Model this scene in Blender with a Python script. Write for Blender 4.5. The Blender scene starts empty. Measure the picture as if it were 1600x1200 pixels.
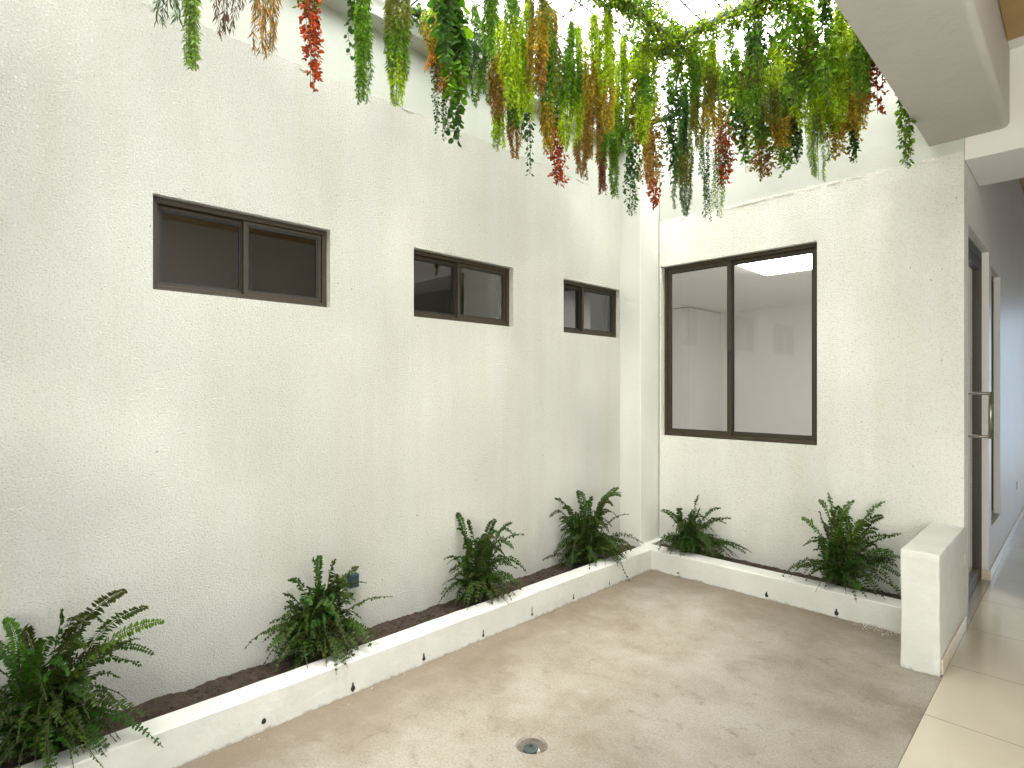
import bpy, bmesh, math, random
from mathutils import Vector, Matrix, noise
random.seed(7)
S = bpy.context.scene
rad = math.radians

# ------------------------------------------------------------------ camera
CAM_H = 1.35
cam_d = bpy.data.cameras.new('camera'); cam = bpy.data.objects.new('camera', cam_d)
S.collection.objects.link(cam); S.camera = cam
cam.location = (0, 0, CAM_H); cam.rotation_euler = (rad(90), 0, rad(45.3))
cam_d.sensor_width = 36; cam_d.lens = 36 * 890 / 1600
cam_d.shift_y = 5 / 1600
cam_d.clip_start = 0.05; cam_d.clip_end = 300

# ------------------------------------------------------------------ sky and sun
SUN_EL, SUN_AZ = rad(75), rad(-48)      # direction towards the sun (azimuth from +X, counter-clockwise)
W = bpy.data.worlds.new('World'); S.world = W; W.use_nodes = True
nt = W.node_tree; nt.nodes.clear()
def wn(t, **k):
    n = nt.nodes.new(t)
    for a, b in k.items(): setattr(n, a, b)
    return n
sky = wn('ShaderNodeTexSky', sky_type='NISHITA', sun_disc=False, sun_elevation=SUN_EL, sun_rotation=rad(90) - SUN_AZ)
sky.air_density = 1.0; sky.dust_density = 3.0
tcw = wn('ShaderNodeTexCoord'); nzw = wn('ShaderNodeTexNoise'); nzw.inputs['Scale'].default_value = 1.6; nzw.inputs['Detail'].default_value = 6
rampw = wn('ShaderNodeValToRGB'); rampw.color_ramp.elements[0].color = (17.5, 17.5, 16.5, 1); rampw.color_ramp.elements[1].color = (24.4, 24.5, 23.2, 1)
mixw = wn('ShaderNodeMix', data_type='RGBA'); mixw.inputs[0].default_value = 0.88
bgw = wn('ShaderNodeBackground'); bgw.inputs['Strength'].default_value = 0.15
outw = wn('ShaderNodeOutputWorld')
nt.links.new(tcw.outputs['Generated'], nzw.inputs['Vector']); nt.links.new(nzw.outputs['Fac'], rampw.inputs[0])
# the cloud sheet is thin and bluish low in the +Y sky
sepw = wn('ShaderNodeSeparateXYZ'); nt.links.new(tcw.outputs['Generated'], sepw.inputs[0])
mrz = wn('ShaderNodeMapRange'); mrz.inputs[1].default_value = 0.12; mrz.inputs[2].default_value = 0.5; nt.links.new(sepw.outputs[2], mrz.inputs[0])
mry = wn('ShaderNodeMapRange'); mry.inputs[1].default_value = 0.6; mry.inputs[2].default_value = -0.2; nt.links.new(sepw.outputs[1], mry.inputs[0])
mxw = wn('ShaderNodeMath', operation='MAXIMUM'); nt.links.new(mrz.outputs[0], mxw.inputs[0]); nt.links.new(mry.outputs[0], mxw.inputs[1])
mixb = wn('ShaderNodeMix', data_type='RGBA'); mixb.inputs[6].default_value = (9, 12, 15.5, 1)
nt.links.new(mxw.outputs[0], mixb.inputs[0]); nt.links.new(rampw.outputs[0], mixb.inputs[7])
nt.links.new(sky.outputs[0], mixw.inputs[6]); nt.links.new(mixb.outputs[2], mixw.inputs[7])
nt.links.new(mixw.outputs[2], bgw.inputs['Color']); nt.links.new(bgw.outputs[0], outw.inputs['Surface'])

sun_d = bpy.data.lights.new('sun', 'SUN'); sun_d.energy = 1.05; sun_d.angle = rad(14); sun_d.color = (1, 0.985, 0.93)
sun = bpy.data.objects.new('sun', sun_d); S.collection.objects.link(sun)
sd = Vector((math.cos(SUN_EL) * math.cos(SUN_AZ), math.cos(SUN_EL) * math.sin(SUN_AZ), math.sin(SUN_EL)))
sun.rotation_euler = sd.to_track_quat('Z', 'Y').to_euler()

S.view_settings.view_transform = 'Standard'; S.view_settings.look = 'None'
S.view_settings.exposure = 1.74; S.view_settings.gamma = 1.0
S.render.engine = 'CYCLES'
S.cycles.max_bounces = 10; S.cycles.diffuse_bounces = 6; S.cycles.glossy_bounces = 4; S.cycles.transmission_bounces = 6
S.cycles.transparent_max_bounces = 12; S.cycles.use_denoising = True
S.cycles.caustics_reflective = False; S.cycles.caustics_refractive = False

# ------------------------------------------------------------------ materials
def mat(name):
    m = bpy.data.materials.new(name); m.use_nodes = True
    n = m.node_tree; p = n.nodes['Principled BSDF']
    return m, n, p
def N(n, t, **k):
    x = n.nodes.new(t)
    for a, b in k.items():
        if a.startswith('i_'): x.inputs[a[2:].replace('_', ' ')].default_value = b
        else: setattr(x, a, b)
    return x
def ramp(n, fac, stops):
    r = n.nodes.new('ShaderNodeValToRGB'); e = r.color_ramp.elements
    e[0].position, e[0].color = stops[0][0], (*stops[0][1], 1)
    e[1].position, e[1].color = stops[-1][0], (*stops[-1][1], 1)
    for q, c in stops[1:-1]:
        z = e.new(q); z.color = (*c, 1)
    n.links.new(fac, r.inputs[0]); return r.outputs[0]
def mixc(n, f, a, b, mode='MIX'):
    m = n.nodes.new('ShaderNodeMix'); m.data_type = 'RGBA'; m.blend_type = mode
    if isinstance(f, float): m.inputs[0].default_value = f
    else: n.links.new(f, m.inputs[0])
    for s, v in ((6, a), (7, b)):
        if isinstance(v, tuple): m.inputs[s].default_value = (*v, 1)
        else: n.links.new(v, m.inputs[s])
    return m.outputs[2]
def noisefac(n, scale, detail=4, rough=0.55, vec=None, dist=0):
    x = N(n, 'ShaderNodeTexNoise'); x.inputs['Scale'].default_value = scale; x.inputs['Detail'].default_value = detail
    x.inputs['Roughness'].default_value = rough; x.inputs['Distortion'].default_value = dist
    if vec is None:
        g = n.nodes.new('ShaderNodeNewGeometry'); vec = g.outputs['Position']
    n.links.new(vec, x.inputs['Vector']); return x.outputs['Fac']
def scaled(n, sx, sy, sz):
    g = n.nodes.new('ShaderNodeNewGeometry'); m = n.nodes.new('ShaderNodeVectorMath'); m.operation = 'MULTIPLY'
    m.inputs[1].default_value = (sx, sy, sz); n.links.new(g.outputs['Position'], m.inputs[0]); return m.outputs[0]
def addm(n, op, a, b):
    m = n.nodes.new('ShaderNodeMath'); m.operation = op
    for i, v in ((0, a), (1, b)):
        if isinstance(v, (int, float)): m.inputs[i].default_value = v
        else: n.links.new(v, m.inputs[i])
    return m.outputs[0]
def bump(n, p, h, dist, strength=1.0):
    b = n.nodes.new('ShaderNodeBump'); b.inputs['Distance'].default_value = dist; b.inputs['Strength'].default_value = strength
    n.links.new(h, b.inputs['Height']); n.links.new(b.outputs[0], p.inputs['Normal'])

def roughcast(name, grain, dist):
    m, n, p = mat(name)
    v = scaled(n, 1, 1, 1.35)
    n1 = noisefac(n, grain, 5, 0.62, v, 0.15); n2 = noisefac(n, grain * 2.6, 3, 0.6, v)
    bigm = ramp(n, noisefac(n, 1.3, 4), [(0.35, (0.55,) * 3), (0.65, (1, 1, 1))])
    r1 = ramp(n, n1, [(0.38, (0, 0, 0)), (0.62, (1, 1, 1))])
    h = addm(n, 'ADD', addm(n, 'MULTIPLY', r1, bigm), addm(n, 'MULTIPLY', n2, 0.35))
    bump(n, p, h, dist)
    tone = ramp(n, noisefac(n, 0.9, 5), [(0.3, (0.82, 0.815, 0.75)), (0.7, (0.87, 0.87, 0.81))])
    drip = ramp(n, noisefac(n, 3.0, 4, 0.6, scaled(n, 1.6, 1.6, 0.16)), [(0.38, (0.955, 0.955, 0.915)), (0.58, (1, 1, 1))])
    c = mixc(n, 1.0, tone, drip, 'MULTIPLY')
    hollow = ramp(n, n1, [(0.34, (0.74, 0.735, 0.69)), (0.45, (1, 1, 1))])
    c = mixc(n, 1.0, c, hollow, 'MULTIPLY')
    spk = ramp(n, noisefac(n, 40, 2, 0.5), [(0.745, (0, 0, 0)), (0.775, (1, 1, 1))])
    c = mixc(n, addm(n, 'MULTIPLY', spk, 0.7), c, (0.22, 0.21, 0.18))
    # grime at the foot of the wall, where soil splashes up
    g = n.nodes.new('ShaderNodeNewGeometry'); sx = n.nodes.new('ShaderNodeSeparateXYZ'); n.links.new(g.outputs['Position'], sx.inputs[0])
    zz = addm(n, 'ADD', sx.outputs[2], addm(n, 'MULTIPLY', noisefac(n, 6, 5), 0.35))
    dirt = ramp(n, zz, [(0.30, (0.45,) * 3), (0.62, (0, 0, 0))])
    c = mixc(n, dirt, c, (0.47, 0.46, 0.43))
    n.links.new(c, p.inputs['Base Color']); p.inputs['Roughness'].default_value = 0.9
    return m
M = {}
M['roughcast'] = roughcast('roughcast', 120, 0.0105)
M['roughcast_fine'] = roughcast('roughcast_fine', 125, 0.0060)

def plaster(name, base, bd=0.0015, dirt=0.10, rough=0.7):
    m, n, p = mat(name)
    c = ramp(n, noisefac(n, 2.2, 5), [(0.3, tuple(x * (1 - dirt) for x in base)), (0.7, base)])
    n.links.new(c, p.inputs['Base Color']); p.inputs['Roughness'].default_value = rough
    h = addm(n, 'ADD', noisefac(n, 9, 4), addm(n, 'MULTIPLY', noisefac(n, 90, 3), 0.25))
    bump(n, p, h, bd * 3)
    return m
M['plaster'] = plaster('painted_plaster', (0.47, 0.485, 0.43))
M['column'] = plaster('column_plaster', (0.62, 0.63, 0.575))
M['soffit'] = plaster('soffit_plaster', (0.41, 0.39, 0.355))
M['corridor'] = plaster('corridor_paint', (0.66, 0.64, 0.61), 0.0006, 0.04, 0.45)
M['room'] = plaster('room_paint', (0.76, 0.745, 0.72), 0.0004, 0.03, 0.6)
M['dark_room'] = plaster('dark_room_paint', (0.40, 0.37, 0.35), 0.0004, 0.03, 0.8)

def kerb_mat():
    m, n, p = mat('kerb_paint')
    c = ramp(n, noisefac(n, 3.5, 6, 0.65), [(0.3, (0.50, 0.50, 0.46)), (0.65, (0.58, 0.58, 0.545))])
    g = n.nodes.new('ShaderNodeNewGeometry'); sx = n.nodes.new('ShaderNodeSeparateXYZ'); n.links.new(g.outputs['Position'], sx.inputs[0])
    zz = addm(n, 'ADD', sx.outputs[2], addm(n, 'MULTIPLY', noisefac(n, 25, 4), 0.05))
    sc = ramp(n, zz, [(0.024, (1, 1, 1)), (0.034, (0, 0, 0))])
    c = mixc(n, addm(n, 'MULTIPLY', sc, 0.8), c, (0.27, 0.235, 0.20))
    chip = ramp(n, noisefac(n, 22, 3), [(0.76, (0, 0, 0)), (0.77, (1, 1, 1))])
    c = mixc(n, addm(n, 'MULTIPLY', chip, 0.5), c, (0.4, 0.38, 0.33))
    n.links.new(c, p.inputs['Base Color']); p.inputs['Roughness'].default_value = 0.55
    bump(n, p, addm(n, 'ADD', noisefac(n, 11, 5), addm(n, 'MULTIPLY', noisefac(n, 120, 2), 0.1)), 0.006)
    return m
M['kerb'] = kerb_mat()

def concrete():
    m, n, p = mat('concrete_floor')
    a = noisefac(n, 1.6, 14, 0.64, None, 0.0); b = noisefac(n, 8, 14, 0.80, None, 0.3); f = noisefac(n, 110, 6, 0.8)
    c = ramp(n, a, [(0.36, (0.178, 0.148, 0.110)), (0.45, (0.236, 0.205, 0.162)), (0.54, (0.280, 0.251, 0.207)), (0.64, (0.315, 0.290, 0.250))])
    c = mixc(n, ramp(n, b, [(0.36, (0.75,) * 3), (0.46, (0, 0, 0))]), c, (0.135, 0.107, 0.078))
    c = mixc(n, ramp(n, b, [(0.53, (0, 0, 0)), (0.64, (0.55,) * 3)]), c, (0.33, 0.31, 0.272))
    c = mixc(n, ramp(n, f, [(0.40, (0.5,) * 3), (0.50, (0, 0, 0))]), c, (0.13, 0.108, 0.08))
    c = mixc(n, ramp(n, f, [(0.56, (0, 0, 0)), (0.66, (0.4,) * 3)]), c, (0.36, 0.34, 0.30))
    sp = ramp(n, noisefac(n, 46, 2), [(0.76, (0, 0, 0)), (0.79, (1, 1, 1))]); c = mixc(n, addm(n, 'MULTIPLY', sp, 0.7), c, (0.100, 0.075, 0.053))
    # trowel scratches
    w = ramp(n, noisefac(n, 3.0, 8, 0.75, scaled(n, 1.0, 2.4, 1), 2.5), [(0.485, (0, 0, 0)), (0.50, (1, 1, 1)), (0.515, (0, 0, 0))])
    c = mixc(n, addm(n, 'MULTIPLY', w, 0.22), c, (0.189, 0.150, 0.101))
    # damp brown rim along the planter kerbs
    g = n.nodes.new('ShaderNodeNewGeometry'); sx = n.nodes.new('ShaderNodeSeparateXYZ'); n.links.new(g.outputs['Position'], sx.inputs[0])
    dx = addm(n, 'ADD', sx.outputs[0], 2.275); dy = addm(n, 'SUBTRACT', 3.7, sx.outputs[1])
    dd = addm(n, 'ADD', addm(n, 'MINIMUM', dx, dy), addm(n, 'MULTIPLY', noisefac(n, 3, 6, 0.7), 1.0))
    c = mixc(n, ramp(n, dd, [(0.55, (0.75,) * 3), (0.95, (0, 0, 0))]), c, (0.147, 0.112, 0.074))
    n.links.new(c, p.inputs['Base Color'])
    n.links.new(ramp(n, b, [(0.35, (0.5,) * 3), (0.65, (0.8,) * 3)]), p.inputs['Roughness'])
    bump(n, p, addm(n, 'ADD', a, addm(n, 'MULTIPLY', f, 0.12)), 0.010)
    return m
M['concrete'] = concrete()

def tiles():
    m, n, p = mat('polished_tile')
    g = n.nodes.new('ShaderNodeNewGeometry'); sx = n.nodes.new('ShaderNodeSeparateXYZ'); n.links.new(g.outputs['Position'], sx.inputs[0])
    def line(out, off):
        a = addm(n, 'ADD', out, off); f = addm(n, 'FRACT', addm(n, 'DIVIDE', a, 0.595), 0)
        d = addm(n, 'MINIMUM', f, addm(n, 'SUBTRACT', 1.0, f)); return addm(n, 'LESS_THAN', d, 0.0034)
    gl = addm(n, 'MAXIMUM', line(sx.outputs[0], 0.475 + 5.95), line(sx.outputs[1], -2.857 + 5.95))
    c = ramp(n, noisefac(n, 1.5, 6), [(0.3, (0.43, 0.385, 0.30)), (0.7, (0.49, 0.44, 0.35))])
    c = mixc(n, gl, c, (0.16, 0.13, 0.10))
    n.links.new(c, p.inputs['Base Color'])
    n.links.new(addm(n, 'ADD', addm(n, 'MULTIPLY', gl, 0.6), 0.13), p.inputs['Roughness'])
    b = n.nodes.new('ShaderNodeBump'); b.inputs['Distance'].default_value = 0.001; b.invert = True
    n.links.new(gl, b.inputs['Height']); n.links.new(b.outputs[0], p.inputs['Normal'])
    return m
M['tile'] = tiles()

def simple(name, col, rough=0.5, metal=0.0, var=0.15, scale=30, bd=0.0):
    m, n, p = mat(name)
    c = ramp(n, noisefac(n, scale, 4), [(0.3, tuple(x * (1 - var) for x in col)), (0.7, tuple(min(1, x * (1 + var)) for x in col))])
    n.links.new(c, p.inputs['Base Color']); p.inputs['Roughness'].default_value = rough; p.inputs['Metallic'].default_value = metal
    if bd: bump(n, p, noisefac(n, scale * 2, 5, 0.65), bd)
    return m
M['frame'] = simple('bronze_aluminium', (0.030, 0.021, 0.008), 0.5, 0.0, 0.1)
M['gasket'] = simple('black_gasket', (0.008, 0.008, 0.008), 0.6)
M['steel'] = simple('brushed_steel', (0.30, 0.28, 0.25), 0.32, 0.9)
M['pipe'] = simple('grey_pipe', (0.07, 0.075, 0.08), 0.5, 0.3)
M['wire'] = simple('wire', (0.05, 0.05, 0.07), 0.5, 0.5)
M['skirt'] = simple('skirting_tile', (0.56, 0.48, 0.36), 0.3)
M['wood'] = simple('brown_ceiling_board', (0.30, 0.19, 0.07), 0.55, 0, 0.1, 8)
M['stain'] = simple('black_stain', (0.012, 0.011, 0.012), 0.7)
M['bluebox'] = simple('blue_plastic', (0.012, 0.035, 0.055), 0.4)
M['room_floor'] = simple('room_floor_tile', (0.5, 0.49, 0.47), 0.3, 0, 0.05, 2)
M['mortar'] = simple('rough_mortar', (0.13, 0.11, 0.09), 0.9, 0, 0.35, 45, 0.01)
M['grate'] = simple('drain_metal', (0.07, 0.09, 0.09), 0.45, 0.5, 0.3)
M['stem'] = simple('vine_stem', (0.05, 0.045, 0.02), 0.8)
M['white_plastic'] = simple('white_plastic', (0.75, 0.74, 0.72), 0.4, 0, 0.03)

def soil():
    m, n, p = mat('soil')
    c = ramp(n, noisefac(n, 28, 8, 0.75), [(0.3, (0.022, 0.014, 0.009)), (0.55, (0.062, 0.040, 0.025)), (0.75, (0.13, 0.09, 0.058))])
    n.links.new(c, p.inputs['Base Color']); p.inputs['Roughness'].default_value = 0.95
    bump(n, p, noisefac(n, 55, 8, 0.7), 0.03)
    return m
M['soil'] = soil()

def leafmat(name, trans, rough):
    m, n, p = mat(name)
    a = N(n, 'ShaderNodeVertexColor', layer_name='leaf_colour')
    v = ramp(n, noisefac(n, 60, 3), [(0.3, (0.55, 0.55, 0.53)), (0.7, (0.95, 0.95, 0.88))])
    c = mixc(n, 1.0, a.outputs[0], v, 'MULTIPLY')
    n.links.new(c, p.inputs['Base Color']); p.inputs['Roughness'].default_value = rough
    p.inputs['Specular IOR Level'].default_value = 0.2
    t = N(n, 'ShaderNodeBsdfTranslucent'); tc = mixc(n, 1.0, c, (1.6, 1.6, 0.6), 'MULTIPLY'); n.links.new(tc, t.inputs['Color'])
    ms = N(n, 'ShaderNodeMixShader'); ms.inputs[0].default_value = trans
    n.links.new(p.outputs[0], ms.inputs[1]); n.links.new(t.outputs[0], ms.inputs[2])
    n.links.new(ms.outputs[0], n.nodes['Material Output'].inputs['Surface'])
    return m
M['garland'] = leafmat('garland_leaf', 0.36, 0.5)
M['fern'] = leafmat('fern_leaf', 0.25, 0.5)

def glass(name, tint, ior, refl_tint=(0.9, 0.9, 0.9)):
    m = bpy.data.materials.new(name); m.use_nodes = True; n = m.node_tree; n.nodes.clear()
    o = N(n, 'ShaderNodeOutputMaterial'); f = N(n, 'ShaderNodeFresnel'); f.inputs[0].default_value = ior
    t = N(n, 'ShaderNodeBsdfTransparent'); t.inputs[0].default_value = (*tint, 1)
    g = N(n, 'ShaderNodeBsdfGlossy'); g.inputs['Roughness'].default_value = 0.0; g.inputs['Color'].default_value = (*refl_tint, 1)
    s = N(n, 'ShaderNodeMixShader'); n.links.new(f.outputs[0], s.inputs[0]); n.links.new(t.outputs[0], s.inputs[1]); n.links.new(g.outputs[0], s.inputs[2])
    n.links.new(s.outputs[0], o.inputs['Surface']); return m
M['glass_dark'] = glass('tinted_glass', (0.5, 0.48, 0.47), 2.3)
M['glass_clear'] = glass('clear_glass', (0.82, 0.815, 0.80), 1.65)
def emis(name, col, st):
    m = bpy.data.materials.new(name); m.use_nodes = True; n = m.node_tree; n.nodes.clear()
    o = N(n, 'ShaderNodeOutputMaterial'); e = N(n, 'ShaderNodeEmission'); e.inputs[0].default_value = (*col, 1); e.inputs[1].default_value = st
    n.links.new(e.outputs[0], o.inputs['Surface']); return m
M['lamp'] = emis('ceiling_lamp_diffuser', (1.0, 0.98, 0.95), 9.5)

# ------------------------------------------------------------------ builders
def link(o, parent=None):
    S.collection.objects.link(o)
    if parent is not None: o.parent = parent
    return o
def tag(o, label=None, cat=None, group=None, kind=None):
    if label: o['label'] = label
    if cat: o['category'] = cat
    if group: o['group'] = group
    if kind: o['kind'] = kind
    return o
def empty(name, loc, label, cat, group=None):
    o = bpy.data.objects.new(name, None); o.location = loc; o.empty_display_size = 0.1
    link(o); return tag(o, label, cat, group)
class MB:
    """collects world-space geometry; build() links it as one mesh object"""
    def __init__(s): s.v = []; s.f = []; s.c = []
    def box(s, x0, x1, y0, y1, z0, z1):
        b = len(s.v)
        s.v += [(x0, y0, z0), (x1, y0, z0), (x1, y1, z0), (x0, y1, z0), (x0, y0, z1), (x1, y0, z1), (x1, y1, z1), (x0, y1, z1)]
        s.f += [tuple(b + i for i in q) for q in ((0, 3, 2, 1), (4, 5, 6, 7), (0, 1, 5, 4), (1, 2, 6, 5), (2, 3, 7, 6), (3, 0, 4, 7))]
        return s
    def poly(s, pts, c=None):
        b = len(s.v); s.v += [tuple(p) for p in pts]; s.f.append(tuple(range(b, b + len(pts))))
        if c is not None: s.c += [c] * len(pts)
    def tube(s, pts, r, n=8, col=None):
        pts = [Vector(p) for p in pts]; rings = []
        for i, p in enumerate(pts):
            d = (pts[min(i + 1, len(pts) - 1)] - pts[max(i - 1, 0)]).normalized()
            u = d.cross(Vector((0.13, 0.21, 1))); 
            if u.length < 1e-3: u = d.cross(Vector((1, 0, 0)))
            u.normalize(); w = d.cross(u)
            rr = r[i] if isinstance(r, (list, tuple)) else r
            b = len(s.v); rings.append(b)
            for k in range(n):
                a = 2 * math.pi * k / n; s.v.append(tuple(p + u * math.cos(a) * rr + w * math.sin(a) * rr))
                if col is not None: s.c.append(col)
        for a, b in zip(rings, rings[1:]):
            for k in range(n): s.f.append((a + k, a + (k + 1) % n, b + (k + 1) % n, b + k))
        s.f.append(tuple(rings[0] + k for k in reversed(range(n)))); s.f.append(tuple(rings[-1] + k for k in range(n)))
        return s
    def build(s, name, m, parent=None, bevel=0, smooth=False):
        me = bpy.data.meshes.new(name)
        off = Vector(parent_world(parent)) if parent is not None else Vector((0, 0, 0))
        me.from_pydata([tuple(Vector(p) - off) for p in s.v], [], s.f)
        if s.c and len(s.c) == len(s.v):
            a = me.color_attributes.new('leaf_colour', 'FLOAT_COLOR', 'POINT')
            a.data.foreach_set('color', [x for c in s.c for x in (*c, 1.0)])
        me.materials.append(m); me.update()
        if smooth: me.polygons.foreach_set('use_smooth', [True] * len(me.polygons))
        o = bpy.data.objects.new(name, me); link(o, parent)
        if bevel:
            b = o.modifiers.new('bevel', 'BEVEL'); b.width = bevel; b.segments = 2; b.limit_method = 'ANGLE'; b.harden_normals = False
        return o
def parent_world(p):
    v = Vector((0, 0, 0))
    while p is not None: v += p.location; p = p.parent
    return v
def slab(axis, pos, thick, u0, u1, v0, v1, holes):
    """wall slab with rectangular holes. axis 'x': plane x=pos facing +X, u=y; axis 'y': plane y=pos facing -Y, u=x. thick goes away from the viewer"""
    us = sorted({u0, u1, *[h[0] for h in holes], *[h[1] for h in holes]}); vs = sorted({v0, v1, *[h[2] for h in holes], *[h[3] for h in holes]})
    bm = bmesh.new(); back = pos - thick if axis == 'x' else pos + thick
    def P(u, v, d): return (d, u, v) if axis == 'x' else (u, d, v)
    cache = {}
    def V(u, v, d):
        k = (u, v, d)
        if k not in cache: cache[k] = bm.verts.new(P(u, v, d))
        return cache[k]
    def solid(i, j):
        if i < 0 or j < 0 or i >= len(us) - 1 or j >= len(vs) - 1: return False
        cu, cv = (us[i] + us[i + 1]) / 2, (vs[j] + vs[j + 1]) / 2
        return not any(h[0] < cu < h[1] and h[2] < cv < h[3] for h in holes)
    for i in range(len(us) - 1):
        for j in range(len(vs) - 1):
            if not solid(i, j): continue
            a, b, c, d = us[i], us[i + 1], vs[j], vs[j + 1]
            bm.faces.new([V(a, c, pos), V(b, c, pos), V(b, d, pos), V(a, d, pos)])
            bm.faces.new([V(a, d, back), V(b, d, back), V(b, c, back), V(a, c, back)])
            if not solid(i - 1, j): bm.faces.new([V(a, c, pos), V(a, d, pos), V(a, d, back), V(a, c, back)])
            if not solid(i + 1, j): bm.faces.new([V(b, d, pos), V(b, c, pos), V(b, c, back), V(b, d, back)])
            if not solid(i, j - 1): bm.faces.new([V(b, c, pos), V(a, c, pos), V(a, c, back), V(b, c, back)])
            if not solid(i, j + 1): bm.faces.new([V(a, d, pos), V(b, d, pos), V(b, d, back), V(a, d, back)])
    bmesh.ops.recalc_face_normals(bm, faces=bm.faces)
    return bm
def bmobj(bm, name, m, parent=None, bevel=0, smooth=False):
    off = parent_world(parent); bmesh.ops.translate(bm, verts=bm.verts, vec=-off)
    me = bpy.data.meshes.new(name); bm.to_mesh(me); bm.free(); me.materials.append(m)
    if smooth: me.polygons.foreach_set('use_smooth', [True] * len(me.polygons))
    o = bpy.data.objects.new(name, me); link(o, parent)
    if bevel:
        b = o.modifiers.new('bevel', 'BEVEL'); b.width = bevel; b.segments = 2; b.limit_method = 'ANGLE'
    return o

# ================================================================== the setting
XW, YB, XC = -2.60, 4.03, -0.485           # left wall, back wall, corridor wall planes
# concrete floor with an open pit for the drain
def concrete_floor():
    bm = bmesh.new(); cx, cy = -1.478, 1.568; h = 0.20; n = 40
    rng = random.Random(3)
    out, inn, low = [], [], []
    for k in range(n):
        a = 2 * math.pi * k / n; c, s_ = math.cos(a), math.sin(a); q = h / max(abs(c), abs(s_))
        out.append(bm.verts.new((cx + c * q, cy + s_ * q, 0)))
        r = 0.060 + 0.003 * math.sin(3 * a + 1) + rng.uniform(-.0015, .0015)
        inn.append(bm.verts.new((cx + c * r, cy + s_ * r, 0)))
        low.append(bm.verts.new((cx + c * r * 0.90, cy + s_ * r * 0.90, -0.012)))
    for k in range(n):
        j = (k + 1) % n
        bm.faces.new([out[k], out[j], inn[j], inn[k]]); bm.faces.new([inn[k], inn[j], low[j], low[k]])
    def q(x0, x1, y0, y1): bm.faces.new([bm.verts.new(p) for p in ((x0, y0, 0), (x1, y0, 0), (x1, y1, 0), (x0, y1, 0))])
    X0, X1, Y0, Y1 = -2.40, -0.475, -2.0, 3.80
    q(X0, X1, Y0, cy - h); q(X0, X1, cy + h, Y1); q(X0, cx - h, cy - h, cy + h); q(cx + h, X1, cy - h, cy + h)
    bmesh.ops.recalc_face_normals(bm, faces=bm.faces)
    for f in bm.faces:
        if f.normal.z < -0.5: f.normal_flip()
    return tag(bmobj(bm, 'courtyard_floor', M['concrete']), kind='structure')
concrete_floor()
tag(MB().box(-0.475, 1.6, -2.0, 12.5, -0.05, 0.004).box(-0.6369, -0.4751, 4.186, 5.17, -0.049, 0.0039).build('corridor_floor', M['tile']), kind='structure')
dr = empty('floor_drain', (-1.478, 1.568, -0.012), 'round grey floor drain sunk in a rough pit in the concrete floor', 'drain')
def disc_mb(cx, cy, z, r, n, wob, rng, h=0.0):
    m = MB(); pts = [(cx + math.cos(2 * math.pi * k / n) * r * (1 + rng.uniform(-wob, wob)), cy + math.sin(2 * math.pi * k / n) * r * (1 + rng.uniform(-wob, wob)), z) for k in range(n)]
    m.poly(pts)
    if h:
        top = [(x, y, z - h) for x, y, _ in pts]
        for k in range(n): m.poly([pts[k], top[k], top[(k + 1) % n], pts[(k + 1) % n]])
    return m
rg = random.Random(5)
disc_mb(-1.478, 1.568, -0.0115, 0.0585, 32, 0.0, rg).build('pit_mortar', M['mortar'], dr)
gx, gy = -1.470, 1.552
disc_mb(gx, gy, -0.004, 0.028, 28, 0.0, rg, 0.007).build('drain_pipe', M['grate'], dr)
hole = disc_mb(gx - 0.008, gy + 0.012, -0.0033, 0.008, 14, 0.1, rg).build('drain_hole', M['stain'], dr)
cr = MB()
for k in range(9):
    a, b = gx + rg.uniform(.018, .036), gy + rg.uniform(-.002, .022); s = rg.uniform(.002, .005)
    cr.tube([(a, b, -0.011), (a + s * .3, b, -0.003)], [s, s * .5], 5)
cr.build('mortar_crumb', M['plaster'], dr)

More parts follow.
